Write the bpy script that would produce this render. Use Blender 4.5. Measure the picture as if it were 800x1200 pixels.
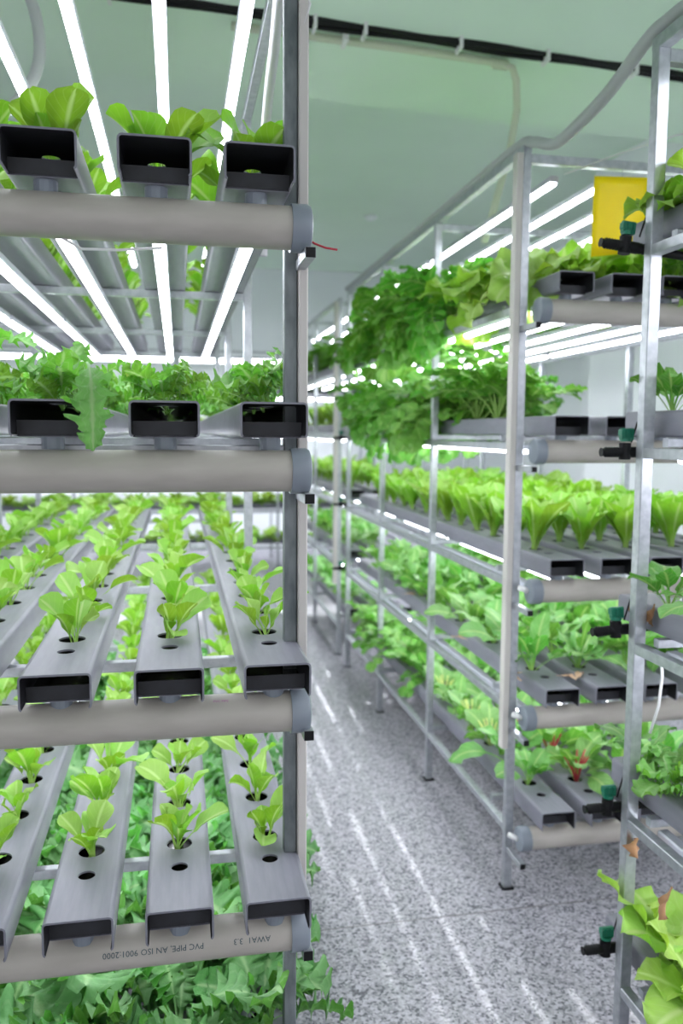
import bpy, math, random
from mathutils import Vector, Matrix
C = bpy.context.scene
for o in list(bpy.data.objects): bpy.data.objects.remove(o)
COL = C.collection
PI = math.pi

# ------------------------------------------------------------------ camera, world, exposure
f_px, yaw, pitch, roll = 970.5, .1952, .09637, .00696
F = Vector((math.sin(yaw)*math.cos(pitch), math.cos(yaw)*math.cos(pitch), -math.sin(pitch)))
r_ = F.cross(Vector((0, 0, 1))).normalized(); u_ = r_.cross(F)
R2 = math.cos(roll)*r_ + math.sin(roll)*u_
U2 = -math.sin(roll)*r_ + math.cos(roll)*u_
cam = bpy.data.cameras.new('camera'); co = bpy.data.objects.new('camera', cam); COL.objects.link(co)
co.matrix_world = Matrix(((R2.x, U2.x, -F.x, 0), (R2.y, U2.y, -F.y, 0), (R2.z, U2.z, -F.z, 1.305), (0, 0, 0, 1)))
cam.sensor_fit = 'HORIZONTAL'; cam.sensor_width = 36; cam.lens = f_px/800*36
cam.clip_start = .02; cam.clip_end = 60
cam.dof.use_dof = True; cam.dof.focus_distance = 1.25; cam.dof.aperture_fstop = 5.6
C.camera = co
W = bpy.data.worlds.new('world'); C.world = W; W.use_nodes = True
W.node_tree.nodes['Background'].inputs[0].default_value = (.92, .93, 1.0, 1)
W.node_tree.nodes['Background'].inputs[1].default_value = .9
C.view_settings.view_transform = 'Standard'; C.view_settings.look = 'None'
C.view_settings.exposure = 0.42; C.view_settings.gamma = 1; C.view_settings.use_curve_mapping = False
TUBE_POWER = 12.0

# ------------------------------------------------------------------ materials
def newmat(name):
    m = bpy.data.materials.new(name); m.use_nodes = True
    return m, m.node_tree.nodes, m.node_tree.links, m.node_tree.nodes['Principled BSDF']
def mat(name, col, rough=.5, metal=0., var=.0, scale=30., col2=None, bump=0., coat=0., spec=None, stretch=None):
    m, n, l, b = newmat(name)
    b.inputs['Base Color'].default_value = (*col, 1); b.inputs['Roughness'].default_value = rough
    b.inputs['Metallic'].default_value = metal
    if coat: b.inputs['Coat Weight'].default_value = coat; b.inputs['Coat Roughness'].default_value = .08
    if spec is not None: b.inputs['Specular IOR Level'].default_value = spec
    if col2 is not None or bump:
        tc = n.new('ShaderNodeTexCoord'); mp = n.new('ShaderNodeMapping')
        l.new(tc.outputs['Object'], mp.inputs[0])
        if stretch: mp.inputs['Scale'].default_value = stretch
        no = n.new('ShaderNodeTexNoise'); no.inputs['Scale'].default_value = scale; no.inputs['Detail'].default_value = 6
        l.new(mp.outputs[0], no.inputs['Vector'])
        if col2 is not None:
            rp = n.new('ShaderNodeValToRGB'); rp.color_ramp.elements[0].position = .35; rp.color_ramp.elements[1].position = .68
            rp.color_ramp.elements[0].color = (*col2, 1); rp.color_ramp.elements[1].color = (*col, 1)
            l.new(no.outputs[0], rp.inputs[0]); l.new(rp.outputs[0], b.inputs['Base Color'])
        if bump:
            bp = n.new('ShaderNodeBump'); bp.inputs['Strength'].default_value = bump; bp.inputs['Distance'].default_value = .002
            l.new(no.outputs[0], bp.inputs['Height']); l.new(bp.outputs[0], b.inputs['Normal'])
    return m
def leafmat(name, col, pale, back=None, trans=.45, rough=.42, crink=0., vein=.22):
    m, n, l, b = newmat(name)
    uv = n.new('ShaderNodeUVMap'); sp = n.new('ShaderNodeSeparateXYZ'); l.new(uv.outputs[0], sp.inputs[0])
    def M(op, a, bb=None):
        x = n.new('ShaderNodeMath'); x.operation = op
        for i, v in enumerate((a, bb)):
            if v is None: continue
            if isinstance(v, (int, float)): x.inputs[i].default_value = v
            else: l.new(v, x.inputs[i])
        return x.outputs[0]
    au = M('ABSOLUTE', M('SUBTRACT', sp.outputs[0], .5))
    mid = n.new('ShaderNodeMapRange'); mid.inputs[1].default_value = .02; mid.inputs[2].default_value = .09
    mid.inputs[3].default_value = 1; mid.inputs[4].default_value = 0; l.new(au, mid.inputs[0])
    # side veins sweep forward from the midrib
    s = M('SINE', M('MULTIPLY', M('SUBTRACT', sp.outputs[1], M('MULTIPLY', au, .45)), 58))
    vs = n.new('ShaderNodeMapRange'); vs.inputs[1].default_value = .8; vs.inputs[2].default_value = 1.; vs.inputs[3].default_value = 0; vs.inputs[4].default_value = vein
    l.new(s, vs.inputs[0])
    mx = M('MAXIMUM', mid.outputs[0], vs.outputs[0])
    base = n.new('ShaderNodeMapRange'); base.inputs[1].default_value = .12; base.inputs[2].default_value = .34; base.inputs[3].default_value = .9; base.inputs[4].default_value = 0
    l.new(sp.outputs[1], base.inputs[0]); mx = M('MAXIMUM', mx, base.outputs[0])
    no = n.new('ShaderNodeTexNoise'); no.inputs['Scale'].default_value = 28; tc = n.new('ShaderNodeTexCoord'); l.new(tc.outputs['Object'], no.inputs['Vector'])
    oi = n.new('ShaderNodeObjectInfo')
    hv = n.new('ShaderNodeHueSaturation'); hv.inputs['Color'].default_value = (*col, 1)
    l.new(M('ADD', M('MULTIPLY', oi.outputs['Random'], .03), .485), hv.inputs['Hue'])
    l.new(M('ADD', M('MULTIPLY', no.outputs[0], .7), M('ADD', M('MULTIPLY', oi.outputs['Random'], .25), .5)), hv.inputs['Value'])
    mixc = n.new('ShaderNodeMix'); mixc.data_type = 'RGBA'; l.new(mx, mixc.inputs[0]); l.new(hv.outputs[0], mixc.inputs[6]); mixc.inputs[7].default_value = (*pale, 1)
    geo = n.new('ShaderNodeNewGeometry')
    mb = n.new('ShaderNodeMix'); mb.data_type = 'RGBA'; l.new(M('MULTIPLY', geo.outputs['Backfacing'], .35), mb.inputs[0]); l.new(mixc.outputs[2], mb.inputs[6]); mb.inputs[7].default_value = (*(back or pale), 1)
    l.new(mb.outputs[2], b.inputs['Base Color']); b.inputs['Roughness'].default_value = rough
    bp = n.new('ShaderNodeBump'); bp.inputs['Strength'].default_value = .5; bp.inputs['Distance'].default_value = .0015; 
    n2 = n.new('ShaderNodeTexNoise'); n2.inputs['Scale'].default_value = 110; n2.inputs['Detail'].default_value = 3; l.new(tc.outputs['Object'], n2.inputs['Vector'])
    l.new(M('ADD', M('MULTIPLY', mx, .7), M('MULTIPLY', n2.outputs[0], crink)), bp.inputs['Height']); l.new(bp.outputs[0], b.inputs['Normal'])
    tr = n.new('ShaderNodeBsdfTranslucent'); l.new(mb.outputs[2], tr.inputs[0])
    ms = n.new('ShaderNodeMixShader'); ms.inputs[0].default_value = trans
    l.new(b.outputs[0], ms.inputs[1]); l.new(tr.outputs[0], ms.inputs[2]); l.new(ms.outputs[0], n['Material Output'].inputs[0])
    return m
M = {}
M['steel'] = mat('galvanised_steel', (.52, .54, .57), .38, .75, col2=(.40, .42, .45), scale=60, bump=.1)
M['steel_old'] = mat('weathered_zinc', (.22, .245, .25), .55, .4, col2=(.10, .12, .125), scale=45, bump=.2, stretch=(1, 1, .35))
M['pvc_white'] = mat('cream_pvc', (.49, .455, .41), .42, col2=(.41, .38, .335), scale=14, stretch=(.6, 2, 2))
M['trunk'] = mat('cream_trunking', (.56, .53, .50), .45)
M['pvc_grey'] = mat('grey_pvc_fitting', (.22, .25, .29), .38)
M['channel'] = mat('grey_channel_plastic', (.215, .215, .255), .45, col2=(.18, .18, .215), scale=22, stretch=(4, .5, 2), bump=.08)
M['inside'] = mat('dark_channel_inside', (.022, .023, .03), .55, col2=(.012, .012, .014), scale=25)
M['cutedge'] = mat('sawn_edge', (.20, .19, .19), .6)
M['water'] = mat('nutrient_film', (.02, .02, .015), .12)
M['black'] = mat('black_plastic', (.006, .006, .007), .5, spec=.25)
M['green_plastic'] = mat('green_valve_plastic', (.005, .16, .09), .4)
M['ceiling'] = mat('pale_green_ceiling_paint', (.72, .86, .735), .8, col2=(.69, .83, .705), scale=2)
M['wall'] = mat('white_wall_paint', (.88, .91, .93), .75, col2=(.85, .88, .90), scale=2)
M['conduit'] = mat('grey_conduit', (.46, .48, .48), .5)
M['conduit_white'] = mat('white_conduit', (.74, .70, .78), .4)
M['beige'] = mat('beige_pvc', (.55, .58, .46), .5)
M['white_plastic'] = mat('white_plastic', (.75, .75, .75), .4)
M['red'] = mat('red_wire', (.42, .02, .04), .4)
M['print'] = mat('blue_grey_print', (.04, .08, .10), .6)
M['print_pink'] = mat('magenta_print', (.42, .10, .33), .6)
M['dry'] = mat('dry_leaf', (.36, .19, .09), .7, col2=(.20, .10, .05), scale=40)
M['peach'] = mat('old_root', (.55, .36, .24), .7)
M['red_stem'] = mat('red_chard_stem', (.45, .03, .05), .4)
M['yellow_stem'] = mat('pale_stem', (.50, .60, .16), .45)
m, n, l, b = newmat('yellow_sticky_card'); b.inputs['Base Color'].default_value = (.93, .80, .01, 1); b.inputs['Roughness'].default_value = .25
tr = n.new('ShaderNodeBsdfTranslucent'); tr.inputs[0].default_value = (.95, .80, .02, 1); ms = n.new('ShaderNodeMixShader'); ms.inputs[0].default_value = .6
l.new(b.outputs[0], ms.inputs[1]); l.new(tr.outputs[0], ms.inputs[2]); l.new(ms.outputs[0], n['Material Output'].inputs[0]); M['card'] = m
m, n, l, b = newmat('led_diffuser'); b.inputs['Base Color'].default_value = (.9, .9, .9, 1)
b.inputs['Emission Color'].default_value = (.90, .92, 1.0, 1); b.inputs['Emission Strength'].default_value = TUBE_POWER; M['led'] = m
M['led_housing'] = mat('led_aluminium_housing', (.55, .56, .62), .35, .3)
# speckled epoxy / terrazzo floor
m, n, l, b = newmat('speckled_floor')
tc = n.new('ShaderNodeTexCoord')
v1 = n.new('ShaderNodeTexVoronoi'); v1.inputs['Scale'].default_value = 150; l.new(tc.outputs['Object'], v1.inputs['Vector'])
rp = n.new('ShaderNodeValToRGB'); e = rp.color_ramp.elements
e[0].position = 0; e[0].color = (.11, .11, .13, 1); e[1].position = 1; e[1].color = (.60, .58, .64, 1)
for p, c in ((.16, (.15, .15, .175)), (.32, (.30, .29, .325)), (.55, (.42, .405, .45)), (.8, (.50, .485, .53))):
    x = e.new(p); x.color = (*c, 1)
sx = n.new('ShaderNodeSeparateColor'); l.new(v1.outputs['Color'], sx.inputs[0])
n1 = n.new('ShaderNodeTexNoise'); n1.inputs['Scale'].default_value = 140; n1.inputs['Detail'].default_value = 4; l.new(tc.outputs['Object'], n1.inputs['Vector'])
ad = n.new('ShaderNodeMath'); ad.operation = 'ADD'; l.new(sx.outputs[0], ad.inputs[0]); l.new(n1.outputs[0], ad.inputs[1])
sb = n.new('ShaderNodeMath'); sb.operation = 'SUBTRACT'; l.new(ad.outputs[0], sb.inputs[0]); sb.inputs[1].default_value = .42
l.new(sb.outputs[0], rp.inputs[0]); l.new(rp.outputs[0], b.inputs['Base Color'])
b.inputs['Roughness'].default_value = .5; b.inputs['Coat Weight'].default_value = .3; b.inputs['Coat Roughness'].default_value = .06
bp = n.new('ShaderNodeBump'); bp.inputs['Strength'].default_value = .15; bp.inputs['Distance'].default_value = .001
l.new(n1.outputs[0], bp.inputs['Height']); l.new(bp.outputs[0], b.inputs['Normal']); M['floor'] = m
M['joint'] = mat('floor_joint', (.25, .23, .24), .7)
M['romaine'] = leafmat('romaine_leaf', (.25, .52, .028), (.48, .68, .20), (.40, .62, .20), trans=.38, vein=.16)
M['kale'] = leafmat('kale_leaf', (.21, .51, .045), (.40, .62, .22), (.28, .48, .26), crink=3.0, trans=.38, vein=.35)
M['kale_dark'] = leafmat('dark_kale_leaf', (.105, .34, .045), (.36, .58, .22), (.24, .44, .26), crink=3.0, trans=.35, vein=.2)
M['celery'] = leafmat('celery_leaf', (.14, .42, .035), (.38, .60, .15), (.26, .50, .14), trans=.38, vein=.3)
M['spinach'] = leafmat('spinach_leaf', (.12, .38, .04), (.38, .58, .16), (.25, .46, .18), crink=1.2, trans=.35, vein=.45)
M['lettuce'] = leafmat('lettuce_leaf', (.32, .58, .05), (.55, .72, .25), (.48, .68, .22), crink=2.0, trans=.42)

# ------------------------------------------------------------------ mesh helpers
class MB:
    def __init__(s): s.v = []; s.f = []; s.uv = []
    def add(s, v, f, uv=None):
        o = len(s.v); s.v += [tuple(p) for p in v]; s.f += [tuple(i+o for i in q) for q in f]
        s.uv += (uv if uv is not None else [(.5, .5)]*len(v))
    def box(s, a, b):
        x0, y0, z0 = a; x1, y1, z1 = b
        s.add([(x0,y0,z0),(x1,y0,z0),(x1,y1,z0),(x0,y1,z0),(x0,y0,z1),(x1,y0,z1),(x1,y1,z1),(x0,y1,z1)],
              [(0,3,2,1),(4,5,6,7),(0,1,5,4),(1,2,6,5),(2,3,7,6),(3,0,4,7)])
    def bbox(s, a, b, c=.0015):      # box with chamfered long edges (octagonal section along its longest axis)
        d = [b[i]-a[i] for i in range(3)]; ax = d.index(max(d)); i, j = [k for k in range(3) if k != ax]
        def ring(t):
            out = []
            for p, q in ((a[i]+c,a[j]),(b[i]-c,a[j]),(b[i],a[j]+c),(b[i],b[j]-c),(b[i]-c,b[j]),(a[i]+c,b[j]),(a[i],b[j]-c),(a[i],a[j]+c)):
                w = [0,0,0]; w[i] = p; w[j] = q; w[ax] = t; out.append(tuple(w))
            return out
        v = ring(a[ax]) + ring(b[ax]); f = [(k,(k+1)%8,8+(k+1)%8,8+k) for k in range(8)] + [tuple(range(7,-1,-1)), tuple(range(8,16))]
        s.add(v, f)
    def path(s, pts, rad, n=10, cap=True):   # tube along points; rad a number or a list
        pts = [Vector(p) for p in pts]; k = len(pts); o = []; prev = None
        for i, p in enumerate(pts):
            t = (pts[min(i+1,k-1)]-pts[max(i-1,0)]).normalized()
            if prev is None: a = t.orthogonal().normalized()
            else: a = (prev-t*prev.dot(t)).normalized()
            prev = a; bb = t.cross(a); r = rad[i] if isinstance(rad, (list, tuple)) else rad
            o += [p+(a*math.cos(2*PI*j/n)+bb*math.sin(2*PI*j/n))*r for j in range(n)]
        f = [(i*n+j, i*n+(j+1)%n, (i+1)*n+(j+1)%n, (i+1)*n+j) for i in range(k-1) for j in range(n)]
        if cap: f += [tuple(range(n-1,-1,-1)), tuple(range((k-1)*n, k*n))]
        s.add(o, f)
    def mesh(s, name, m, smooth=False):
        me = bpy.data.meshes.new(name); me.from_pydata(s.v, [], s.f)
        uvl = me.uv_layers.new(name='UVMap'); li = [0]*len(me.loops); me.loops.foreach_get('vertex_index', li)
        fl = [c for i in li for c in s.uv[i]]; uvl.data.foreach_set('uv', fl)
        for mm in (m if isinstance(m, list) else [m]): me.materials.append(mm)
        if smooth: me.shade_smooth()
        return me
    def build(s, name, m, parent=None, smooth=False, **k):
        return link(name, s.mesh(name, m, smooth), parent, **k)
def link(name, me, parent=None, **k):
    o = bpy.data.objects.new(name, me); COL.objects.link(o)
    if parent: o.parent = parent
    for a, v in k.items(): o[a] = v
    return o
def thing(name, label, cat, loc=(0,0,0), rot=(0,0,0), group=None, me=None):
    o = bpy.data.objects.new(name, me); COL.objects.link(o); o.location = loc; o.rotation_euler = rot
    o['label'] = label; o['category'] = cat
    if group: o['group'] = group
    return o
def auto_smooth(o):
    o.data.shade_smooth(); 
    try: o.data.set_sharp_from_angle(angle=.7)
    except Exception: pass
    return o
ORD = ['first','second','third','fourth','fifth','sixth','seventh','eighth','ninth','tenth','eleventh','twelfth','thirteenth','fourteenth','fifteenth','sixteenth','seventeenth','eighteenth','nineteenth','twentieth']

# ------------------------------------------------------------------ room
def struct(name, mb, m, parent=None): 
    o = mb.build(name, m, parent)
    if parent is None: o['kind'] = 'structure'
    return o
CZ = 3.05
q = MB(); q.box((-3.2,-3,-.1),(5,9.3,0)); fl = struct('floor', q, M['floor'])
q = MB(); q.box((-3.2,-3,CZ),(5,9.3,CZ+.1)); struct('ceiling', q, M['ceiling'])
q = MB(); q.box((-3.2,9.1,0),(5,9.3,CZ)); struct('wall_back', q, M['wall'])
q = MB(); q.box((2.75,-3,0),(2.95,5.27,CZ)); q.box((2.95,5.07,0),(5,5.27,CZ)); struct('wall_right', q, M['wall'])
q = MB(); q.box((-3.4,-3,0),(-3.2,9.3,CZ)); struct('wall_left', q, M['wall'])
q = MB(); q.box((3.25,5.27,0),(3.45,9.1,CZ)); struct('wall_far_right', q, M['wall'])
# lowered beam across the ceiling, slightly askew to the racks
def beam_y(x, near):  return (2.93+.085*x) if near else (3.60+.085*x)
q = MB(); xs = (-3.2, 2.75)
vv = [(x, beam_y(x, nr), z) for z in (2.72, CZ) for x in xs for nr in (1, 0)]
q.add(vv, [(0,1,3,2),(0,2,6,4),(1,5,7,3),(4,6,7,5),(0,4,5,1),(2,3,7,6)]); struct('trim_1', q, M['ceiling'])
q = MB()
q.box((.2,2.03,0),(2.4,2.034,.0006)); q.build('floor_joint', M['joint'], fl)
# ceiling fixtures
cb = thing('power_cable_bundle', 'black cable bundle clipped along the edge of the ceiling beam', 'cable', (0,0,0))
q = MB()
for dz, dy in ((0,0),(.013,-.012),(.004,-.022)):
    q.path([(x/10, beam_y(x/10,1)+.01+dy, 2.706+dz+.004*math.sin(x*.9+dz*300)) for x in range(-30, 27)], .009, 8)
q.build('cable', M['black'], cb, True)
for x in (.48, .66, 1.02, 1.37, 1.75, 2.1, -.2, -.6):
    q = MB(); q.box((x-.006, beam_y(x,1)-.03, 2.685),(x+.006, beam_y(x,1)+.03, 2.726)); q.build('cable_clip', M['white_plastic'], cb, label='white cable clip')
pp = thing('ceiling_conduit', 'beige pipe under the ceiling beam bending down behind the racks', 'pipe')
q = MB(); q.path([(.2,3.03,2.70),(.8,3.07,2.70),(1.22,3.11,2.70),(1.27,3.12,2.69),(1.29,3.13,2.65),(1.30,3.14,2.55),(1.28,3.15,2.4),(1.23,3.16,2.2),(1.19,3.17,2.05)], .014, 12); q.build('pipe_run', M['beige'], pp, True)
q = MB(); q.path([(1.19,3.12,2.70),(1.25,3.125,2.70)], .018, 12); q.build('coupling', M['beige'], pp, True)
for x in (.6,): 
    q = MB(); q.box((x-.008,3.0,2.68),(x+.008,3.08,2.722)); q.build('clip', M['white_plastic'], pp)
q = MB(); q.path([(0,0,0),(0,0,-.012),(0,0,-.03)], [.055,.053,.03], 24)
thing('smoke_detector', 'small round white smoke detector on the ceiling', 'detector', (1.56,6.75,CZ), me=q.mesh('smoke_detector', M['wall'], True))
def conduit(pts, r, pitch=.007, n=14):
    # corrugated hose: resample and ripple the radius
    P = [Vector(p) for p in pts]; out = []
    for i in range(len(P)-1):
        p0, p1, p2, p3 = P[max(i-1,0)], P[i], P[i+1], P[min(i+2,len(P)-1)]
        k = max(2, int((p2-p1).length/(pitch/2)))
        for j in range(k):
            t = j/k; out.append(.5*((2*p1)+(p2-p0)*t+(2*p0-5*p1+4*p2-p3)*t*t+(3*p1-p0-3*p2+p3)*t**3))
    out.append(P[-1]); q = MB(); q.path(out, [r*(1+.07*(i%2)) for i in range(len(out))], n); return q

# ------------------------------------------------------------------ growing channels
CW, CH, SP = .10, .053, .16
def channel_meshes(key, length, holes, hr=.0225):
    w = CW/2; r = .007; t = .003; zt = CH
    def loop(off):
        ww, z0, z1, rr = w-off, off, CH-off, max(r-off, .002); out = []
        for cx, cz, a0 in ((ww-rr, z1-rr, 0), (-ww+rr, z1-rr, 90), (-ww+rr, z0+rr, 180), (ww-rr, z0+rr, 270)):
            for k in range(4):
                a = math.radians(a0+30*k); out.append((cx+rr*math.cos(a), cz+rr*math.sin(a)))
        return out         # 0..3 top right corner, 4..7 top left, 8..11 bottom left, 12..15 bottom right
    O, I = loop(0), loop(t)
    cut = .042
    q = MB(); qi = MB()
    def skin(L, idx, y0, y1, flip, mb):
        n = len(idx); v = [(L[i][0], y0, L[i][1]) for i in idx] + [(L[i][0], y1, L[i][1]) for i in idx]
        f = [(k, k+1, n+k+1, n+k) for k in range(n-1)]
        if flip: f = [tuple(reversed(x)) for x in f]
        mb.add(v, f)
    left = [4,5,6,7,8,9,10]; right = [13,14,15,0,1,2,3]; right = [12+i for i in range(1,4)]+[0,1,2,3]
    right = [13,14,15,0,1,2,3]
    for idx in (left, right):
        skin(O, idx, 0, cut, False, q); skin(I, idx, 0, cut, True, qi)
    full_l = [4,5,6,7,8,9,10,11,12,13,14,15,0,1,2,3]
    skin(O, full_l, cut, length, False, q); skin(I, full_l, cut, length, True, qi)
    # end rims
    for y, idx in ((0, None), (length, 'f')):
        seq = [13,14,15,0,1,2,3,4,5,6,7,8,9,10] if y == 0 else list(range(16))+[0]
        v = [(O[i][0], y, O[i][1]) for i in seq] + [(I[i][0], y, I[i][1]) for i in seq]; n = len(seq)
        q.add(v, [(k,k+1,n+k+1,n+k) for k in range(n-1)])
    seq = [10,11,12,13]; v = [(O[i][0], cut, O[i][1]) for i in seq]+[(I[i][0], cut, I[i][1]) for i in seq]; q.add(v, [(k,k+1,5+k,4+k) for k in range(3)])
    for i in (10, 13):   # lower lips of the cut back walls
        q.add([(O[i][0],0,O[i][1]),(O[i][0],cut,O[i][1]),(I[i][0],cut,I[i][1]),(I[i][0],0,I[i][1])], [(0,1,2,3)])
    # perforated top, outside and inside
    x0, x1 = O[4][0], O[3][0]
    for z, mb, sgn in ((CH, q, 1), (CH-t, qi, -1)):
        y = 0
        hs = sorted(holes); bounds = []
        for k, (hy, rr) in enumerate(hs):
            a = hy-rr-.012; b2 = hy+rr+.012
            if k and a < bounds[-1][1]: 
                mid = (hs[k-1][0]+hs[k-1][1]+hy-rr)/2; bounds[-1][1] = mid; a = mid
            bounds.append([a, b2, hy, rr])
        for a, b2, hy, rr in bounds:
            if a > y: mb.add([(x0,y,z),(x1,y,z),(x1,a,z),(x0,a,z)], [(0,1,2,3)])
            N = 20; ring = [(rr*math.cos(2*PI*k/N+.001), hy+rr*math.sin(2*PI*k/N+.001)) for k in range(N)]
            outer = []
            for k in range(N):
                dx, dy = math.cos(2*PI*k/N+.001), math.sin(2*PI*k/N+.001)
                ts = [(x1/dx if dx > 0 else x0/dx), ((b2-hy)/dy if dy > 0 else (a-hy)/dy)]
                tt = min(ts); outer.append([dx*tt, hy+dy*tt])
            for cx, cy in ((x0,a),(x1,a),(x1,b2),(x0,b2)):
                k = min(range(N), key=lambda k: (outer[k][0]-cx)**2+(outer[k][1]-cy)**2); outer[k] = [cx, cy]
            v = [(p[0],p[1],z) for p in ring]+[(p[0],p[1],z) for p in outer]
            mb.add(v, [(k, N+k, N+(k+1)%N, (k+1)%N) for k in range(N)])
            if sgn > 0: 
                v = [(p[0],p[1],z) for p in ring]+[(p[0],p[1],z-t) for p in ring]
                mb.add(v, [(k, (k+1)%N, N+(k+1)%N, N+k) for k in range(N)])
            y = b2
        if y < length: mb.add([(x0,y,z),(x1,y,z),(x1,length,z),(x0,length,z)], [(0,1,2,3)])
    body = q.mesh('channel_shell', M['channel'])
    body.shade_smooth(); 
    try: body.set_sharp_from_angle(angle=.6)
    except Exception: pass
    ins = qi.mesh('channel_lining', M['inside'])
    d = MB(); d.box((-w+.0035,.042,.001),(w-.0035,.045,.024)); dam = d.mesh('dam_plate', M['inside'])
    s = MB(); s.path([(0,.064,.002),(0,.064,-.018)], .0165, 16); sp_ = s.mesh('drain_spigot', M['pvc_grey'], False)
    g = MB(); g.path([(math.cos(a*PI/8)*.0165, .064+.0165*math.sin(a*PI/8), .0045) for a in range(17)], .0012, 5); ring = g.mesh('drain_ring', M['cutedge'])
    wt = MB(); wt.add([(-w+.004,.07,.0065),(w-.004,.07,.0065),(w-.004,length,.0065),(-w+.004,length,.0065)], [(0,1,2,3)]); wat = wt.mesh('water_film', M['water'])
    return dict(channel_shell=body, channel_lining=ins, dam_plate=dam, drain_spigot=sp_, drain_ring=ring, water_film=wat)
CH_CACHE = {}
def channel(label, x, y, ztop, length, holes, group, T, flip=False):
    key = (round(length,3), tuple(holes))
    if key not in CH_CACHE: CH_CACHE[key] = channel_meshes(key, length, holes)
    p = T @ Vector((x, y, ztop-CH)); e = thing('growing_channel', label, 'channel', p, (0,0,T.to_euler().z), group)
    for k, me in CH_CACHE[key].items(): link(k, me, e)
    return e

# ------------------------------------------------------------------ leaves and plants
def leaf(L, W, stalk=.25, sw=.08, bend=60, a0=75, p=1.3, lobes=0, depth=0, ruf=.0, rf=5, fold=.25, rng=random, nu=6, nv=9, yaw=0, base=(0,0,0), twist=0, curl2=0, tipw=.12, serr=0, ex=.72):
    q = MB(); ph = [rng.uniform(0,6.28) for _ in range(4)]; pos = Vector((0,0,0)); cl = []; seg = L/nv; side_b = rng.uniform(-.25,.25)
    for i in range(nv+1):
        v = i/nv; th = math.radians(a0 - bend*v**1.4); cl.append((pos.copy(), th))
        pos += Vector((math.cos(th), side_b*math.cos(th)*v, math.sin(th)))*seg
    V = []; UV = []
    for i in range(nv+1):
        v = i/nv; c, th = cl[i]
        if v <= stalk: w = W*sw*(1.25-.25*v/max(stalk,.01)) ; lob = 1; blade = 0
        else:
            t = (v-stalk)/(1-stalk); sh = math.sin(PI*min(1,(t*.965+.0))**p)**ex if t < 1 else .0
            w = W*max(sw*(1-t), max(sh, 0)); blade = min(1, t*3)
            if t > .97: w = W*tipw
            if lobes: w *= (1 - depth*(.5+.5*math.cos(2*PI*lobes*t))*min(1,t*4))*(1-serr*(.5+.5*math.cos(2*PI*lobes*3*t)))
        nrm = Vector((-math.sin(th), 0, math.cos(th))); tw = twist*v
        side = Vector((0, math.cos(tw), 0)) + nrm*math.sin(tw); n2 = nrm*math.cos(tw)-Vector((0, math.sin(tw), 0))
        for j in range(nu+1):
            u = j/nu*2-1; s = 0 if u < 0 else 1; au = abs(u)
            r1 = ruf*blade*au**2.2*(math.sin(rf*2*PI*v+ph[s])+.55*math.sin(rf*3.7*PI*v+ph[2+s]))
            r2 = ruf*.3*blade*au**2*math.cos(rf*2*PI*v+ph[s]*1.7)
            P = c + side*(u*w/2) + n2*(fold*au**1.5*w/2*blade + r1 + .25*W*curl2*au*au*blade) + Vector((math.cos(th),0,math.sin(th)))*r2
            V.append(P); UV.append((j/nu, v))
    cy, sy = math.cos(yaw), math.sin(yaw); b = Vector(base)
    V = [Vector((P.x*cy-P.y*sy, P.x*sy+P.y*cy, P.z))+b for P in V]
    n = nu+1; Fc = [(i*n+j, i*n+j+1, (i+1)*n+j+1, (i+1)*n+j) for i in range(nv) for j in range(nu)]
    q.add(V, Fc, UV); return q
def romaine(rng, s=1.0, n=7):
    out = []; n += rng.choice((-1,0,1))
    for k in range(n):
        inner = k/n; L = s*rng.uniform(.058,.088)*(1-.35*inner)
        out.append(leaf(L, L*rng.uniform(.40,.50), .30, .11, rng.uniform(10,75)*(1-.4*inner), rng.uniform(50,80)+12*inner, 1.75, ruf=.0022*s, rf=1.8, fold=.38, rng=rng, nu=8, nv=14, yaw=k*2.4+rng.uniform(-.6,.6), base=(rng.uniform(-.004,.004),rng.uniform(-.004,.004),-.012), twist=rng.uniform(-.8,.8), curl2=rng.uniform(-.2,.3)))
    return out
def romaine_big(rng):
    out = []
    for k in range(14):
        inner = k/14; L = rng.uniform(.13,.175)*(1-.25*inner)
        out.append(leaf(L, L*rng.uniform(.34,.44), .18, .17, rng.uniform(18,55)*(1-.4*inner), rng.uniform(66,80)+9*inner, 1.5, ruf=.004, rf=3, fold=.3, rng=rng, nu=6, nv=10, yaw=k*2.4+rng.uniform(-.3,.3), base=(0,0,-.012), twist=rng.uniform(-.5,.5)))
    return out
def kale(rng, s=1.0, n=13, a=(40,82), bend=(40,115), ln=(.09,.145), nv=56):
    out = []
    for k in range(n):
        inner = k/n; L = s*rng.uniform(*ln)*(1-.35*inner)
        out.append(leaf(L, L*rng.uniform(.56,.74), .34, .045, rng.uniform(*bend)*(1-.4*inner), rng.uniform(*a)+8*inner, 1.0, lobes=rng.choice((4,5,6)), depth=.28, serr=.20, ex=.6, ruf=.0095*s, rf=rng.uniform(6.5,9), fold=.15, rng=rng, nu=10, nv=nv, yaw=k*2.4+rng.uniform(-.4,.4), base=(0,0,-.01), twist=rng.uniform(-.7,.7), curl2=rng.uniform(-.3,.3)))
    return out
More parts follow.
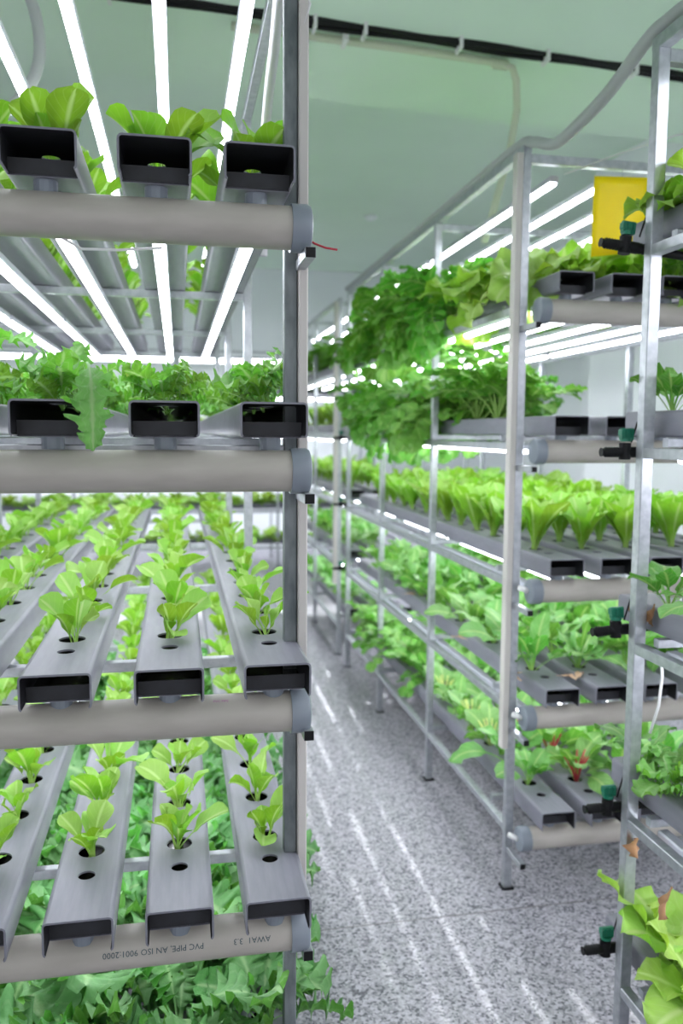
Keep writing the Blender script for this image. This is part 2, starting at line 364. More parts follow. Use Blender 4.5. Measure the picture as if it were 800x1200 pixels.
def celery(rng, s=1.0, n=11, bend=(50,130)):
    out = []
    for k in range(n):
        yaw_ = k*2.4+rng.uniform(-.4,.4); H = s*rng.uniform(.10,.20); a0 = math.radians(rng.uniform(45,85)); bd = math.radians(rng.uniform(*bend))
        q = MB(); pts = []; p = Vector((0,0,-.01)); m = 7
        for i in range(m+1):
            th = a0-bd*(i/m)**1.4; pts.append(p.copy()); p += Vector((math.cos(th)*math.cos(yaw_), math.cos(th)*math.sin(yaw_), math.sin(th)))*H/m
        q.path(pts, [.0025-.0013*i/m for i in range(m+1)], 5)
        for i in range(3, m+1):
            for sg in ((-1, 1) if i < m else (-.6, 0, .6)):
                L = s*rng.uniform(.042,.062)
                lf = leaf(L, L*.95, .22, .04, rng.uniform(0,60), math.degrees(a0-bd*(i/m)**1.4)*.5+rng.uniform(0,25), 1.0, lobes=3, depth=.38, ruf=.003*s, rf=3, fold=.15, rng=rng, nu=6, nv=9, yaw=yaw_+sg*rng.uniform(.7,1.3), base=pts[i], twist=rng.uniform(-.6,.6))
                q.add(lf.v, lf.f, lf.uv)
        out.append(q)
    return out
def spinach(rng, s=1.0, n=10, a=(45,80), bend=(30,110)):
    out = []
    for k in range(n):
        inner = k/n; L = s*rng.uniform(.12,.19)*(1-.3*inner)
        out.append(leaf(L, L*rng.uniform(.33,.46), .42, .085, rng.uniform(*bend)*(1-.4*inner), rng.uniform(*a)+6*inner, .85, lobes=2, depth=.08, ruf=.006*s, rf=2.4, fold=.1, rng=rng, nu=6, nv=12, yaw=k*2.4+rng.uniform(-.4,.4), base=(0,0,-.01), twist=rng.uniform(-.9,.9)))
    return out
def lettuce(rng, s=1.0, n=12, a=(20,75), bend=(20,120)):
    out = []
    for k in range(n):
        inner = k/n; L = s*rng.uniform(.12,.17)*(1-.4*inner)
        out.append(leaf(L, L*rng.uniform(.62,.82), .06, .25, rng.uniform(*bend)*(1-.3*inner), rng.uniform(*a)*.8+25*inner, 1.15, lobes=4, depth=.10, ruf=.010*s, rf=3.2, fold=.15, rng=rng, nu=10, nv=18, yaw=k*2.4+rng.uniform(-.4,.4), base=(0,0,-.008), twist=rng.uniform(-.5,.5)))
    return out
SPEC = {}
def species(key, fn, nvar, m, seed, stem_m=None, **k):
    vs = []
    for i in range(nvar):
        rng = random.Random(seed+i*17); qs = fn(rng, **k)
        leaves = [q.mesh('leaf', M[m], True) for q in qs]
        al = MB()
        for q in qs: al.add(q.v, q.f, q.uv)
        st = None
        if stem_m:
            sq = MB()
            for j in range(9):
                a = j*2.4; e_ = rng.uniform(.35,.6)
                sq.path([(0,0,-.012),(.02*math.cos(a)*e_,.02*math.sin(a)*e_,.03),(.07*math.cos(a)*e_,.07*math.sin(a)*e_,.075)], [.0036,.003,.002], 6)
            st = sq.mesh('stalk', M[stem_m], True)
        vs.append((leaves, al.mesh('foliage', M[m], True), st))
    SPEC[key] = vs
species('romaine', romaine, 7, 'romaine', 11, s=1.25, n=7)
species('romaine_mid', romaine, 5, 'romaine', 211, s=1.75, n=9)
species('romaine_big', romaine_big, 6, 'romaine', 31)
species('kale', kale, 5, 'kale', 51)
species('kale_big', kale, 5, 'kale_dark', 71, s=1.5, n=13, a=(20,78), nv=64)
species('celery', celery, 5, 'celery', 91)
species('celery_hang', celery, 4, 'celery', 391, s=1.15, n=13, bend=(90,200))
species('spinach', spinach, 5, 'spinach', 111)
species('chard_red', spinach, 3, 'spinach', 131, stem_m='red_stem', s=1.05)
species('chard_yellow', spinach, 2, 'spinach', 151, stem_m='yellow_stem', s=1.05)
species('lettuce', lettuce, 4, 'lettuce', 171)
species('lettuce_hang', lettuce, 3, 'lettuce', 191, s=1.15, a=(10,60), bend=(80,170))
INFO = {'romaine': ('romaine_seedling','pale green romaine seedling'), 'romaine_mid': ('romaine_plant','young green romaine'), 'romaine_big': ('romaine_lettuce','upright bright romaine lettuce'),
        'kale': ('curly_kale','frilly green curly kale'), 'kale_big': ('curly_kale','large frilly kale'), 'celery': ('celery_plant','bushy green celery plant'), 'celery_hang': ('celery_plant','drooping green celery plant'),
        'spinach': ('spinach_plant','dark green leafy spinach'), 'chard_red': ('chard_plant','red-stemmed chard'), 'chard_yellow': ('chard_plant','yellow-stemmed chard'),
        'lettuce': ('loose_leaf_lettuce','pale loose-leaf lettuce'), 'lettuce_hang': ('loose_leaf_lettuce','drooping pale loose-leaf lettuce')}
PR = random.Random(5)
NPL = [0]
def plant(kind, p, where, group, scale=1., detail=False, yaw=None, tilt=(0,0), var=None):
    vs = SPEC[kind]; leaves, whole, st = vs[PR.randrange(len(vs)) if var is None else var]; nm, desc = INFO[kind]; NPL[0] += 1
    rot = (tilt[0], tilt[1], PR.uniform(0, 6.28) if yaw is None else yaw); scale *= PR.uniform(.88,1.12)
    if detail or st:
        e = thing(nm, desc+', '+where, 'plant', p, rot, group); e.scale = (scale,)*3
        if detail:
            for me in leaves: link('leaf', me, e)
        else: link('foliage', whole, e)
        if st: link('stalk', st, e, label=('red' if 'red' in kind else 'pale yellow')+' leaf stalks')
    else:
        e = thing(nm, desc+', '+where, 'plant', p, rot, group, me=whole); e.scale = (scale,)*3
    return e

# ------------------------------------------------------------------ led tubes
TUBE = {}
def tube(label, x, y, z, length, group, T):
    if length not in TUBE:
        h = MB(); h.bbox((-.0125,0,.0055),(.0125,length,.022), .003)
        d = MB(); n = 10; r = .0105
        pts = [(r*math.cos(PI-.25+(PI+.5)*k/n), r*math.sin(PI-.25+(PI+.5)*k/n)*.9) for k in range(n+1)]
        v = [(a, .006, b2+.004) for a, b2 in pts]+[(a, length-.006, b2+.004) for a, b2 in pts]
        d.add(v, [(k, k+1, n+2+k, n+1+k) for k in range(n)]+[tuple(range(n,-1,-1)), tuple(range(n+1, 2*n+2))])
        TUBE[length] = (h.mesh('housing', M['led_housing']), d.mesh('diffuser', M['led'], False))
    e = thing('led_tube', label, 'light', T @ Vector((x,y,z)), (0,0,T.to_euler().z), group)
    link('housing', TUBE[length][0], e); link('diffuser', TUBE[length][1], e, label='glowing white diffuser')

# ------------------------------------------------------------------ racks
def frame(label, T, x0, x1, posts, zs, y_cross, ztop=2.06, rails=(0,1,2,3,4), arms=None, side=1, postm='steel', extra=(), half=.0105, xrails=True, firstold=False):
    e = thing('rack_frame', label, 'rack', T @ Vector((0,0,0)), (0,0,T.to_euler().z))
    h = half
    for x in (x0, x1):
        for k, y in enumerate(posts):
            q = MB(); q.bbox((x-h,y-h,.004),(x+h,y+h,ztop)); q.build('post', M['steel_old' if (firstold and k == 0) else postm], e)
            q = MB(); q.box((x-h*1.5,y-h*1.5,0),(x+h*1.5,y+h*1.5,.005)); q.build('foot', M['black'], e)
    lo, hi = min(x0,x1), max(x0,x1)
    for z in zs:
        zb = z-CH
        for y in y_cross:
            q = MB(); q.bbox((lo+h,y-.009,zb-.0195),(hi-h,y+.009,zb-.0015)); q.build('crossbar', M['steel'], e)
    for k in rails:
        zb = zs[k]-CH
        for x in (x0, x1):
            q = MB(); q.bbox((x-h*.9,min(posts)+h,zb-.042),(x+h*.9,max(posts)-h,zb-.021)); q.build('side_rail', M['steel'], e)
    for x in (x0, x1):
        q = MB(); q.bbox((x-h,min(posts)-h,ztop),(x+h,max(posts)+h,ztop+2*h)); q.build('top_rail', M['steel'], e)
    for y in (posts if rails else posts[:1]):
        q = MB(); q.bbox((lo+h,y-h,ztop-2*h),(hi-h,y+h,ztop)); q.build('top_crossbar', M['steel'], e)
    if arms:
        x, y0, y1, az = arms
        for z in az:
            q = MB(); q.bbox((x-.008,y0,z-.008),(x+.008,y1,z+.008)); q.build('support_arm', M['steel'], e)
            q = MB(); q.box((x-.0072,y0-.002,z-.0072),(x+.0072,y0+.001,z+.0072)); q.build('arm_plug', M['black'], e, label='black arm end plug')
    return e
def drain_pipe(label, xa, xb, y, z, group, R=.0315, capside=-1, elbow=False):
    # capside +1: cap at xb, -1: cap at xa
    e = thing('drain_pipe', label, 'pipe', (0,y,z), (0,0,0), group)
    q = MB(); q.path([(xa,0,0),((xa+xb)/2,0,0),(xb,0,0)], R, 40); auto_smooth(q.build('pipe_body', M['pvc_white'], e))
    q = MB(); c, s = (xb, 1) if capside > 0 else (xa, -1)
    q.path([(c-s*.012,0,0),(c-s*.0121,0,0),(c+s*.012,0,0),(c+s*.0165,0,0),(c+s*.019,0,0)], [R,R+.0035,R+.0035,R+.001,R-.006], 40); auto_smooth(q.build('end_cap', M['pvc_grey'], e))
    if elbow:
        q = MB(); q.path([(c+s*.018,0,0),(c+s*.03,.004,.006),(c+s*.04,.015,.009)], .0075, 10); q.build('elbow', M['white_plastic'], e, True)
    return e
I4 = Matrix.Identity(4)
SHELF = ['top shelf', 'second shelf', 'third shelf', 'fourth shelf', 'lowest shelf']
def chn(i, n): return ['aisle-side channel','second channel from the aisle','third channel from the aisle','fourth channel from the aisle','fifth channel from the aisle','sixth channel from the aisle'][i]

# ---- left rack
LZ = [1.706, 1.348, .962, .600, .235]
LX = [[.118,-.026,-.178,-.325,-.47], [.14,-.018,-.18,-.335,-.49], [.142,-.016,-.174,-.33,-.485], [.142,-.005,-.150,-.298,-.45], [.14,-.015,-.17,-.32,-.47]]
LY = [1.20, 1.22, 1.195, 1.185, 1.22]
LPZ = [1.606, 1.245, .868, .506, .145]
fr = frame('galvanised steel frame of the near left rack beside the aisle', I4, .178, -.60, [1.335,2.15,2.97,3.80], LZ, [1.45,2.15,2.97,3.80], ztop=2.07, rails=(), arms=(.1935,1.225,1.324,[1.5655,1.2045,.838,.478,.115]), firstold=True)
q = MB(); q.bbox((-.59,1.327,1.264),(.167,1.343,1.283)); q.build('crossbar', M['steel'], fr)
q = MB(); q.bbox((.1892,1.316,.46),(.2045,1.348,2.9),.002)
thing('cable_trunking', 'cream plastic cable trunking strip fixed along the left rack post', 'trunking', me=q.mesh('cable_trunking', M['trunk']))
LEN_L = 2.72
for lv in range(5):
    y0 = LY[lv]; holes = [(.125, .0135)] + [(.125+.078+SP*k, .0215) for k in range(16)]
    holes = [(a, b2) for a, b2 in holes if a < LEN_L-.05]
    for i, x in enumerate(LX[lv]):
        channel(f'long grey growing channel, left rack {SHELF[lv]}, {chn(i,5)}', x, y0, LZ[lv], LEN_L, holes, 'growing channels of the left rack', I4)
    drain_pipe(f'cream drain pipe with grey end cap under left rack {SHELF[lv]}', -.62, .180, 1.258, LPZ[lv], 'drain pipes of the left rack', capside=1)
    for k, x in enumerate(LX[lv] if lv < 4 else []):
        z = LZ[lv]-CH-.044
        for g in range(2):
            tube(f'glowing led tube under left rack {SHELF[lv]}, {ORD[k]} from aisle, {["near","far"][g]} half', x, 1.32+g*1.24 if lv else 1.30+g*1.24, z, 1.2, 'led tubes of the left rack', I4)
for k, x in enumerate([.124,-.022,-.176,-.313,-.455]):
    for g in range(2):
        tube(f'glowing led tube at the top of the left rack, {ORD[k]} from aisle, {["near","far"][g]} half', x, 1.35+g*1.24, 2.015, 1.2, 'led tubes of the left rack', I4)
def fill_left(lv, kind, ks, chans, scale=1., dens=1., detail_to=0, lift=0.002, tilt=0., start=0):
    for i in chans:
        for k in ks:
            if PR.random() > dens: continue
            y = LY[lv]+.203+SP*k; x = LX[lv][i]
            kd = kind(k, i) if callable(kind) else kind
            plant(kd, (x+PR.uniform(-.006,.006), y+PR.uniform(-.006,.006), LZ[lv]+lift-.004), f'{ORD[k]} hole, {["aisle-side","second","third","fourth","fifth"][i]} channel, left rack {SHELF[lv]}', f'plants on left rack {SHELF[lv]}', scale, k < detail_to, tilt=(PR.uniform(-.15,.15)+tilt, PR.uniform(-.15,.15)))
fill_left(0, 'romaine_mid', range(0,14), range(0,4), 1.1, detail_to=3)
fill_left(1, 'kale', range(0,13), range(0,5), .95, detail_to=3)
fill_left(2, 'romaine', range(0,16), range(0,5), 1.12, detail_to=8)
fill_left(3, 'romaine', range(0,16), range(0,5), 1.1, detail_to=6)
fill_left(4, 'kale_big', range(0,15), range(0,5), 1.15, detail_to=4)

lf = leaf(.345, .075, .58, .05, 145, 42, 1.0, lobes=5, depth=.45, serr=.25, ex=.7, ruf=.012, rf=15, fold=.35, rng=random.Random(8), nu=14, nv=130, yaw=math.atan2(-.20,.06), twist=.5)
e = thing('curly_kale', 'curly kale whose long frilly leaf hangs over the second pipe', 'plant', (-.165,1.43,LZ[1]), group='plants on left rack second shelf')
lf.build('leaf', M['kale'], e, True)
lf = leaf(.26, .10, .5, .05, 90, 62, 1.0, lobes=4, depth=.28, serr=.2, ex=.6, ruf=.013, rf=9, fold=.15, rng=random.Random(9), nu=12, nv=70, yaw=2.6); lf.build('leaf', M['kale'], e, True)
# printing on the lowest visible pipes
def text(body, size, x, a, z, R, m, label_parent, name='printed_text', flip=True):
    cu = bpy.data.curves.new('t','FONT'); cu.body = body; cu.size = size; cu.align_x = 'CENTER'; cu.align_y = 'CENTER'; cu.resolution_u = 2
    t = bpy.data.objects.new('t', cu); COL.objects.link(t); dg = bpy.context.evaluated_depsgraph_get(); dg.update()
    me = bpy.data.meshes.new_from_object(t.evaluated_get(dg)); bpy.data.objects.remove(t)
    for v in me.vertices:
        X, Yv = v.co.x, v.co.y
        if flip: X, Yv = -X, -Yv
        an = a + Yv/R
        v.co = (x+X, -(R+.0004)*math.cos(an), (R+.0004)*math.sin(an))
    me.materials.clear(); me.materials.append(m); o = link(name, me, label_parent); return o
pipes = [o for o in COL.objects if o.name.startswith('drain_pipe')]
text('PVC PIPE, AN ISO 9001:2000', .0125, -.045, math.radians(14), 0, .0315, M['print'], pipes[3]).name = 'printed_text'
text('AWA1  3.3', .0125, .105, math.radians(14), 0, .0315, M['print'], pipes[3])
text('PVC PIPE', .006, .06, math.radians(58), 0, .0315, M['print_pink'], pipes[2], flip=False)

# ---- middle right rack (behind the near right rack)
BZ = [1.725, 1.352, .969, .612, .262]; BPZ = [1.629,1.256,.873,.516,.166]
BX = [1.022, 1.17, 1.318, 1.466, 1.614]
BY0, BL = 2.04, 2.36
BP = [2.14, 2.90, 3.67, 4.43]
frame('steel frame of the right rack with cream trunking post', I4, .915, 1.68, BP, BZ, [2.30,2.90,3.67,4.43], ztop=2.04, arms=(.915,2.03,2.13,[z-.0455 for z in BPZ]), half=.0115)
q = MB(); q.bbox((.885,2.125,.42),(.9035,2.155,2.04),.002)
thing('cable_trunking', 'cream plastic trunking on the front post of the middle right rack', 'trunking', me=q.mesh('cable_trunking', M['trunk']))
holesB = [(.115,.0135)]+[(.115+.085+SP*k, .0215) for k in range(13)]
for lv in range(5):
    for i, x in enumerate(BX):
        channel(f'grey growing channel, middle right rack {SHELF[lv]}, {chn(i,5)}', x, BY0, BZ[lv], BL, holesB, 'growing channels of the middle right rack', I4)
    drain_pipe(f'cream drain pipe with grey cap, middle right rack {SHELF[lv]}', .925+(.02 if lv == 4 else .03)-.008*(lv == 3), 1.70, 2.095, BPZ[lv], 'drain pipes of the middle right rack', elbow=lv > 1)
    for k in range(5 if lv < 4 else 0):
        for g in range(2):
            tube(f'glowing led tube under middle right rack {SHELF[lv]}, {ORD[k]} from aisle, {["near","far"][g]} half', .955+.145*k, 2.12+g*1.2, BZ[lv]-CH-.046, 1.15, 'led tubes of the middle right rack', I4)
for k in range(5):
    for g in range(2):
        tube(f'glowing led tube at the top of middle right rack, {ORD[k]} from aisle, {["near","far"][g]} half', 1.02+.142*k, 2.19+g*1.15, 1.985, 1.1, 'led tubes of the middle right rack', I4)
def fill_right(rack, X, Y0, Z, lv, kind, ks, chans, scale=1., dens=1., off=.2, lift=0., detail_to=0):
    for i in chans:
        for k in ks:
            if PR.random() > dens: continue
            kd = kind(k, i) if callable(kind) else kind
            hang = 'hang' in kd
            plant(kd, (X[i]+PR.uniform(-.006,.006)-(.03 if hang else 0), Y0+off+SP*k+PR.uniform(-.01,.01), Z[lv]-.002+lift), f'{ORD[k]} hole, {["aisle-side","second","third","fourth","fifth"][i]} channel, {rack} {SHELF[lv]}', f'plants on {rack} {SHELF[lv]}', scale, k < detail_to and i < 2, tilt=(PR.uniform(-.15,.15), PR.uniform(-.15,.15)-(.45 if hang else 0)))
fill_right('middle right rack', BX, BY0, BZ, 0, lambda k,i: ('lettuce_hang' if i == 0 else 'lettuce') if k < 4 and i < 3 else ('celery_hang' if i == 0 else 'celery'), range(0,13), range(0,4), 1.35)
for i_, k0 in enumerate((2,4,6,8,10)):
    fill_right('middle right rack', BX, BY0, BZ, 1, lambda k,i: 'celery_hang' if i == 0 and k > 4 else 'celery', range(k0,13), [i_], 1.35)
fill_right('middle right rack', BX, BY0, BZ, 2, 'romaine_big', range(0,13), range(0,5), 1.16, detail_to=3)
fill_right('middle right rack', BX, BY0, BZ, 3, 'spinach', range(0,13), range(0,5), 1.25, detail_to=3)
fill_right('middle right rack', BX, BY0, BZ, 4, lambda k,i: 'chard_red' if (i == 1 and k < 3) else ('chard_yellow' if i == 0 and k in (2,3,5) else ('celery' if k > 6 and i == 0 else 'spinach')), range(0,13), range(0,4), 1.1)

# ---- far right rack
CZs = BZ; CY0 = 4.72
frame('blurred steel frame of the farthest right rack down the aisle', I4, .915, 1.68, [4.70,5.55,6.4], BZ, [4.85,5.55,6.4], ztop=2.04, half=.0115)
q = MB(); q.bbox((.88,4.685,.42),(.9035,4.715,2.04),.002)
thing('cable_trunking', 'cream trunking on the front post of the farthest right rack', 'trunking', me=q.mesh('cable_trunking', M['trunk']))
for lv in range(5):
    for i, x in enumerate(BX):
        channel(f'grey growing channel, farthest right rack {SHELF[lv]}, {chn(i,5)}', x, CY0, BZ[lv], 1.8, [(.15+SP*k,.0215) for k in range(10)], 'growing channels of the farthest right rack', I4)
    for k in range(5 if lv < 4 else 0):
        tube(f'glowing led tube under farthest right rack {SHELF[lv]}, {ORD[k]} from aisle', .955+.145*k, 4.8, BZ[lv]-CH-.046, 1.5, 'led tubes of the farthest right rack', I4)
for k in range(5): tube(f'glowing led tube at the top of farthest right rack, {ORD[k]} from aisle', 1.02+.142*k, 4.8, 1.985, 1.5, 'led tubes of the farthest right rack', I4)
for lv, kd in enumerate(['celery','romaine_big','romaine_big','spinach','spinach']):
    fill_right('farthest right rack', BX, CY0, BZ, lv, kd, range(0,10), range(0,2), 1.1, off=.15)

# ---- rack across the end of the room
T = Matrix.Translation((0,8.0,0)) @ Matrix.Rotation(-PI/2, 4, 'Z')   # local +y runs to world +x, local +x to world -y
frame('blurred steel rack standing across the far end of the room', T, .0, -.6, [-1.9,-.95,0,.95,1.9], BZ, [-1.9,-.95,0,.95,1.9], ztop=2.04, half=.0115)
for lv in range(5):
    for i in range(3):
        channel(f'grey growing channel across the end rack, {SHELF[lv]}, {ORD[i]} from front', -.06-.16*i, -2.0, BZ[lv], 4.0, [(.15+SP*k,.0215) for k in range(24)], 'growing channels of the end rack', T)
        for g in range(2 if lv < 4 else 0): tube(f'glowing led tube under end rack {SHELF[lv]}, {ORD[i]} from front, {["left","right"][g]} half', -.1-.16*i, -1.95+1.98*g, BZ[lv]-CH-.046, 1.9, 'led tubes of the end rack', T)
for i in range(3):
    for g in range(2): tube(f'glowing led tube at the top of end rack, {ORD[i]} from front, {["left","right"][g]} half', -.1-.16*i, -1.95+1.98*g, 1.985, 1.9, 'led tubes of the end rack', T)
for lv in range(5):
    for k in range(24):
        p = T @ Vector((-.06, -1.85+SP*k, BZ[lv]-.002)); NPL
        plant('lettuce', p, f'{(ORD+["twenty-first","twenty-second","twenty-third","twenty-fourth"])[k]} from left, front channel of end rack {SHELF[lv]}', 'lettuces on the end rack', 1.0)

# ---- near right rack (its far end enters the picture)
AZ = [1.745, 1.352, .955, .585, .215]
AX = [.995, 1.15, 1.305]
frame('nearest right steel rack end frame with black manifold valves', I4, .915, 1.68, [1.51, .75, .0], AZ, [1.46,.75,.0], ztop=2.035, half=.0125)
for lv in range(5):
    for i, x in enumerate(AX):
        hs = [(.1+SP*k, .0215) for k in range(9)]
        channel(f'grey growing channel, nearest right rack {SHELF[lv]}, {chn(i,3)}', x, .08, AZ[lv], 1.56, hs, 'growing channels of the nearest right rack', I4)
    for k in range(5 if lv < 4 else 0):
        tube(f'glowing led tube under nearest right rack {SHELF[lv]}, {ORD[k]} from aisle', .955+.145*k, .25, AZ[lv]-CH-.046, 1.2, 'led tubes of the nearest right rack', I4)
for k in range(5): tube(f'glowing led tube at the top of nearest right rack, {ORD[k]} from aisle', .985+.142*k, .28, 1.985, 1.2, 'led tubes of the nearest right rack', I4)
def valve(label, x, y, z, tilt, group, s=1., xr=.35):
    e = thing('drip_valve', label, 'valve', (x,y,z), (0,tilt,0), group); e.scale = (s,)*3
    q = MB(); q.path([(-.001,0,-.011),(-.001,0,.014)], [.009,.009], 12); q.path([(.0,0,0),(.02,0,0)], .0085, 12)
    q.path([(0,0,0),(-.016,0,0)], .0075, 12); auto_smooth(q.build('valve_body', M['black'], e))
    q = MB(); 
    for k in range(5): q.path([(-.014-.0045*k,0,0),(-.0185-.0045*k,0,0)], [.0082,.0055], 12)
    q.path([(-.036,0,0),(-.040,0,0)], [.0052,.0068], 12); auto_smooth(q.build('barb', M['black'], e))
    q = MB()
    for k in range(4): q.path([(.018+.006*k,0,0),(.024+.006*k,0,0)], [.0062,.0082], 12)
    auto_smooth(q.build('collar', M['black'], e))
    q = MB(); q.path([(0,0,.016),(0,0,.021)], .0085, 12); q.bbox((-.009,-.004,.018),(.011,.004,.036), .002)
    q.bbox((-.010,-.0055,.024),(-.006,.0055,.034), .001); q.bbox((-.002,-.0055,.024),(.002,.0055,.034), .001); q.bbox((.006,-.0055,.024),(.010,.0055,.034), .001)
    auto_smooth(q.build('handle', M['green_plastic'], e, label='green valve handle'))
    q = MB(); q.path([(.04,0,0),(xr/s,0,0)], .0065, 10); q.build('manifold_tube', M['black'], e, True)
    return e
VZ = [1.675, 1.268, .900, .517, .200]
VW = ['top','second','third','fourth','lowest']
for k, z in enumerate(VZ):
    valve(f'black barbed valve with green handle, {VW[k]} on the nearest right rack end', (.875,.893,.888,.885,.893)[k], 1.545, z, (.10,0,-.05,0,0)[k], 'valves on the nearest right rack', 1.35)
    q = MB(); q.path([(.905,1.545,z+.02),(.92,1.55,z+.06),(.95,1.58,z+.085),(.98,1.62,z+.06),(.99,1.625,z+.02)], .0018, 8)
    thing('feed_hose', f'thin black feed hose looping beside the {VW[k]} valve of nearest right rack', 'hose', group='feed hoses', me=q.mesh('feed_hose', M['black'], True))
for k, z in enumerate([1.69,1.272,.905,.545]):
    valve(f'small distant black valve, {VW[k]} on the end of middle right rack', .885, 4.50, z, 0, 'valves on the middle right rack', 1.1)
def ap(kind, x, y, lv, where, s, yaw, var=0, tilt=(0,0)): plant(kind, (x,y,AZ[lv]-.002), where, 'plants on the nearest right rack', s, True, yaw, tilt, var)
ap('lettuce', 1.005, 1.52, 0, 'overhanging the aisle on nearest right rack top shelf', 1.0, .4, 0, (0,-.3))
ap('lettuce', .995, 1.42, 0, 'second from end on nearest right rack top shelf', 1.0, 2.4, 1)
ap('spinach', .985, 1.53, 1, 'behind the post on nearest right rack second shelf', 1.0, .3, 1)
ap('spinach', .995, 1.38, 1, 'further along nearest right rack second shelf', .9, 1.3, 2)
ap('spinach', .985, 1.51, 2, 'above dry leaves on nearest right rack third shelf', .85, 2.3, 3)
ap('spinach', .99, 1.36, 2, 'second from end on nearest right rack third shelf', .9, 3.3, 4)
ap('kale', .98, 1.47, 3, 'leaning past the post, nearest right rack fourth shelf', 1.1, 1.3, 2)
ap('spinach', .985, 1.58, 3, 'at channel end, nearest right rack fourth shelf', .9, 2.0, 0)
ap('kale', .99, 1.34, 3, 'second from end on nearest right rack fourth shelf', 1.1, 3.3, 3)
ap('lettuce', 1.0, 1.47, 4, 'big head beside the lowest valve of nearest right rack', 1.25, .3, 2)
ap('lettuce', .985, 1.33, 4, 'second head on nearest right rack lowest shelf', 1.15, 1.3, 3)
# dried leaves
def dry(label, p, s, seed):
    rng = random.Random(seed); lf = leaf(.06*s, .035*s, .2, .1, 60, -60, 1., lobes=3, depth=.3, ruf=.005, rf=3, fold=.8, rng=rng, nu=6, nv=8, yaw=rng.uniform(2.4,3.9), twist=1.2)
    thing('dried_leaf', label, 'leaf', p, group='dried leaves', me=lf.mesh('dried_leaf', M['dry'], True))
dry('shrivelled brown leaf on channel side beside the post, nearest right rack third shelf', (.945,1.55,.965), .8, 1)
dry('second brown leaf on channel side, nearest right rack third shelf', (.945,1.50,.962), .8, 2)
dry('brown dead leaf hanging below fourth shelf of nearest right rack', (.925,1.47,.50), 1.1, 3)
dry('upper brown leaf against channel, nearest right rack fourth shelf', (.935,1.50,.575), .9, 4)
dry('lower brown leaf above the big lettuce, nearest right rack', (.90,1.33,.46), 1.1, 5)
for k, (x, y, z) in enumerate([(.94,2.13,.612),(.975,2.2,.614),(1.06,2.16,.612),(1.1,2.12,.614),(.95,2.6,.612),(.95,3.0,.61),(.94,3.4,.61)]):
    lf = leaf(.06, .025, .1, .2, 30, 10, 1., ruf=.004, rf=2, fold=.4, rng=random.Random(k), nu=4, nv=6, yaw=k*1.7+2)
    thing('dried_leaf', f'peach-brown withered leaf, {ORD[k]} from front on middle right rack fourth shelf', 'leaf', (x,y,z), group='withered leaves', me=lf.mesh('dried_leaf', M['peach'], True))

# ------------------------------------------------------------------ hoses, wires, card
q = conduit([(.915,.9,2.075),(.915,1.3,2.075),(.915,1.48,2.08),(.908,1.55,2.07),(.900,1.68,2.022),(.905,1.82,2.008),(.908,1.95,2.006),(.912,2.08,2.052),(.915,2.2,2.078),(.915,2.6,2.078),(.915,3.4,2.078),(.915,4.5,2.078)], .013, .009)
thing('corrugated_conduit', 'grey corrugated conduit sagging between the two right rack tops', 'conduit', me=q.mesh('corrugated_conduit', M['conduit'], True))
q = conduit([(.170,1.38,2.05),(.174,1.45,2.02),(.183,1.60,2.005),(.190,1.75,1.99),(.200,1.95,1.94),(.205,2.0,1.86),(.205,2.02,1.72)], .0095, .0085)
thing('corrugated_conduit', 'white corrugated conduit hanging beside the left rack front post', 'conduit', me=q.mesh('corrugated_conduit', M['conduit_white'], True))
q = conduit([(-.42,2.2,2.45),(-.34,2.2,2.35),(-.315,2.2,2.22),(-.35,2.2,2.12),(-.45,2.2,2.03),(-.6,2.2,1.98)], .0135, .009)
thing('corrugated_conduit', 'grey looping conduit behind the leftmost top led tube', 'conduit', me=q.mesh('corrugated_conduit', M['conduit'], True))
q = MB(); q.path([(.19,1.25,1.593),(.203,1.25,1.584),(.220,1.25,1.5785),(.238,1.25,1.5765)], .0016, 8)
thing('red_wire', 'short red wire sticking out from the top left pipe cap', 'wire', me=q.mesh('red_wire', M['red'], True))
q = MB(); q.path([(.155,1.31,2.03),(.175,1.31,1.99),(.197,1.315,1.975),(.206,1.318,1.955),(.197,1.318,1.925)], .0022, 8)
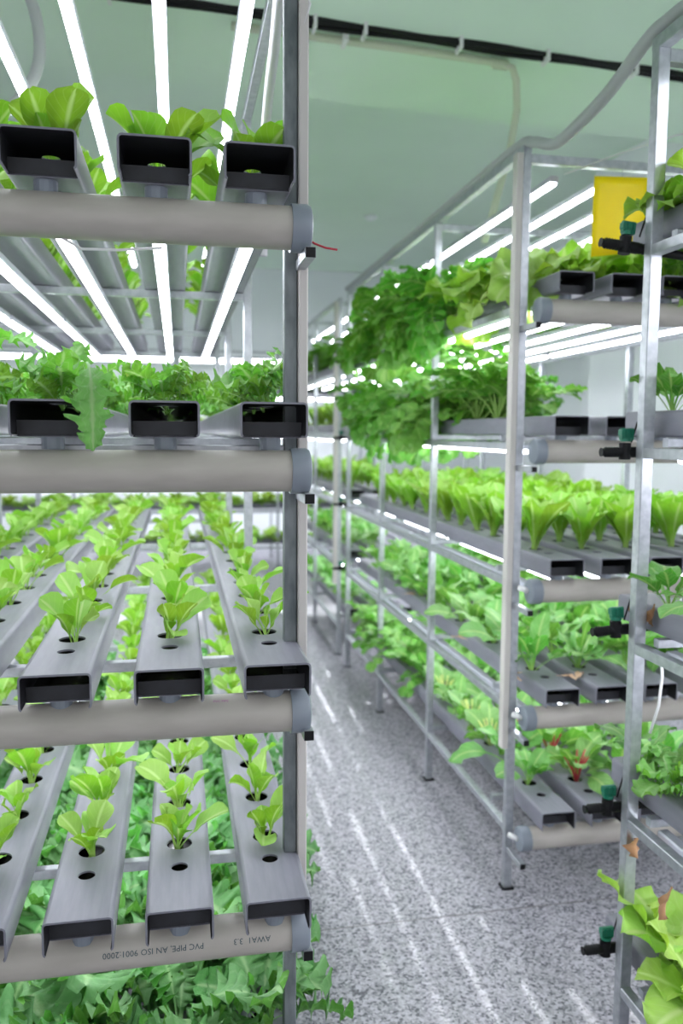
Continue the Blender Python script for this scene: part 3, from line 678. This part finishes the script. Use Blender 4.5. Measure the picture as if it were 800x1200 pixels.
thing('white_wire', 'white wire looping over the left rack post at the top', 'wire', me=q.mesh('white_wire', M['white_plastic'], True))
q = MB(); q.path([(-.165,1.30,1.61),(-.155,1.26,1.575),(-.13,1.25,1.560),(-.08,1.26,1.563),(-.02,1.29,1.575)], .002, 8)
thing('white_wire', 'white lamp wire drooping just below the top drain pipe', 'wire', me=q.mesh('white_wire', M['white_plastic'], True))
q = MB(); q.path([(1.03,2.15,2.0),(1.1,2.0,2.01),(1.2,1.9,2.03),(1.3,1.8,2.03)], .002, 6)
thing('white_wire', 'thin wire crossing above the yellow card', 'wire', me=q.mesh('white_wire', M['white_plastic'], True))
q = MB(); q.path([(.93,1.4,.50),(.935,1.4,.46),(.93,1.4,.40),(.925,1.4,.37)], .003, 6)
q = MB(); q.path([(.945,1.47,.865),(.95,1.47,.82),(.945,1.47,.76),(.935,1.48,.70)], .003, 8)
thing('white_wire', 'white lamp wire hanging below third shelf of nearest right rack', 'wire', me=q.mesh('white_wire', M['white_plastic'], True))
# lamp clip under the second left pipe
q = MB(); q.bbox((.150,1.22,1.175),(.164,1.30,1.192), .002)
# sticky card
e = thing('sticky_card', 'yellow sticky insect card hanging from the middle right rack top', 'card', (1.145,2.05,1.972), (.0,.0,-.12))
q = MB(); NX, NY = 8, 10; w, hgt = .150, .185
v = []; 
for j in range(NY+1):
    for i in range(NX+1):
        x = (i/NX-.5)*w; z = -j/NY*hgt; v.append((x, .012*math.sin(j/NY*2.2)*(1-2*abs(i/NX-.5)*.6), z - (.0 if j < NY else (.02*(1-i/NX)))))
n_ = NX+1; fs = [(j*n_+i, j*n_+i+1, (j+1)*n_+i+1, (j+1)*n_+i) for j in range(NY) for i in range(NX)]
q.add(v, fs); o = q.build('card_sheet', M['card'], e, True); md = o.modifiers.new('thick','SOLIDIFY'); md.thickness = .0012
q = MB(); q.path([(0,0,0),(0,0,.02),(.002,0,.03)], .0012, 6); q.build('hanging_wire', M['steel'], e)
print('plants', NPL[0], 'objects', len(bpy.data.objects), 'tris', sum(len(m.polygons) for m in bpy.data.meshes)*2)
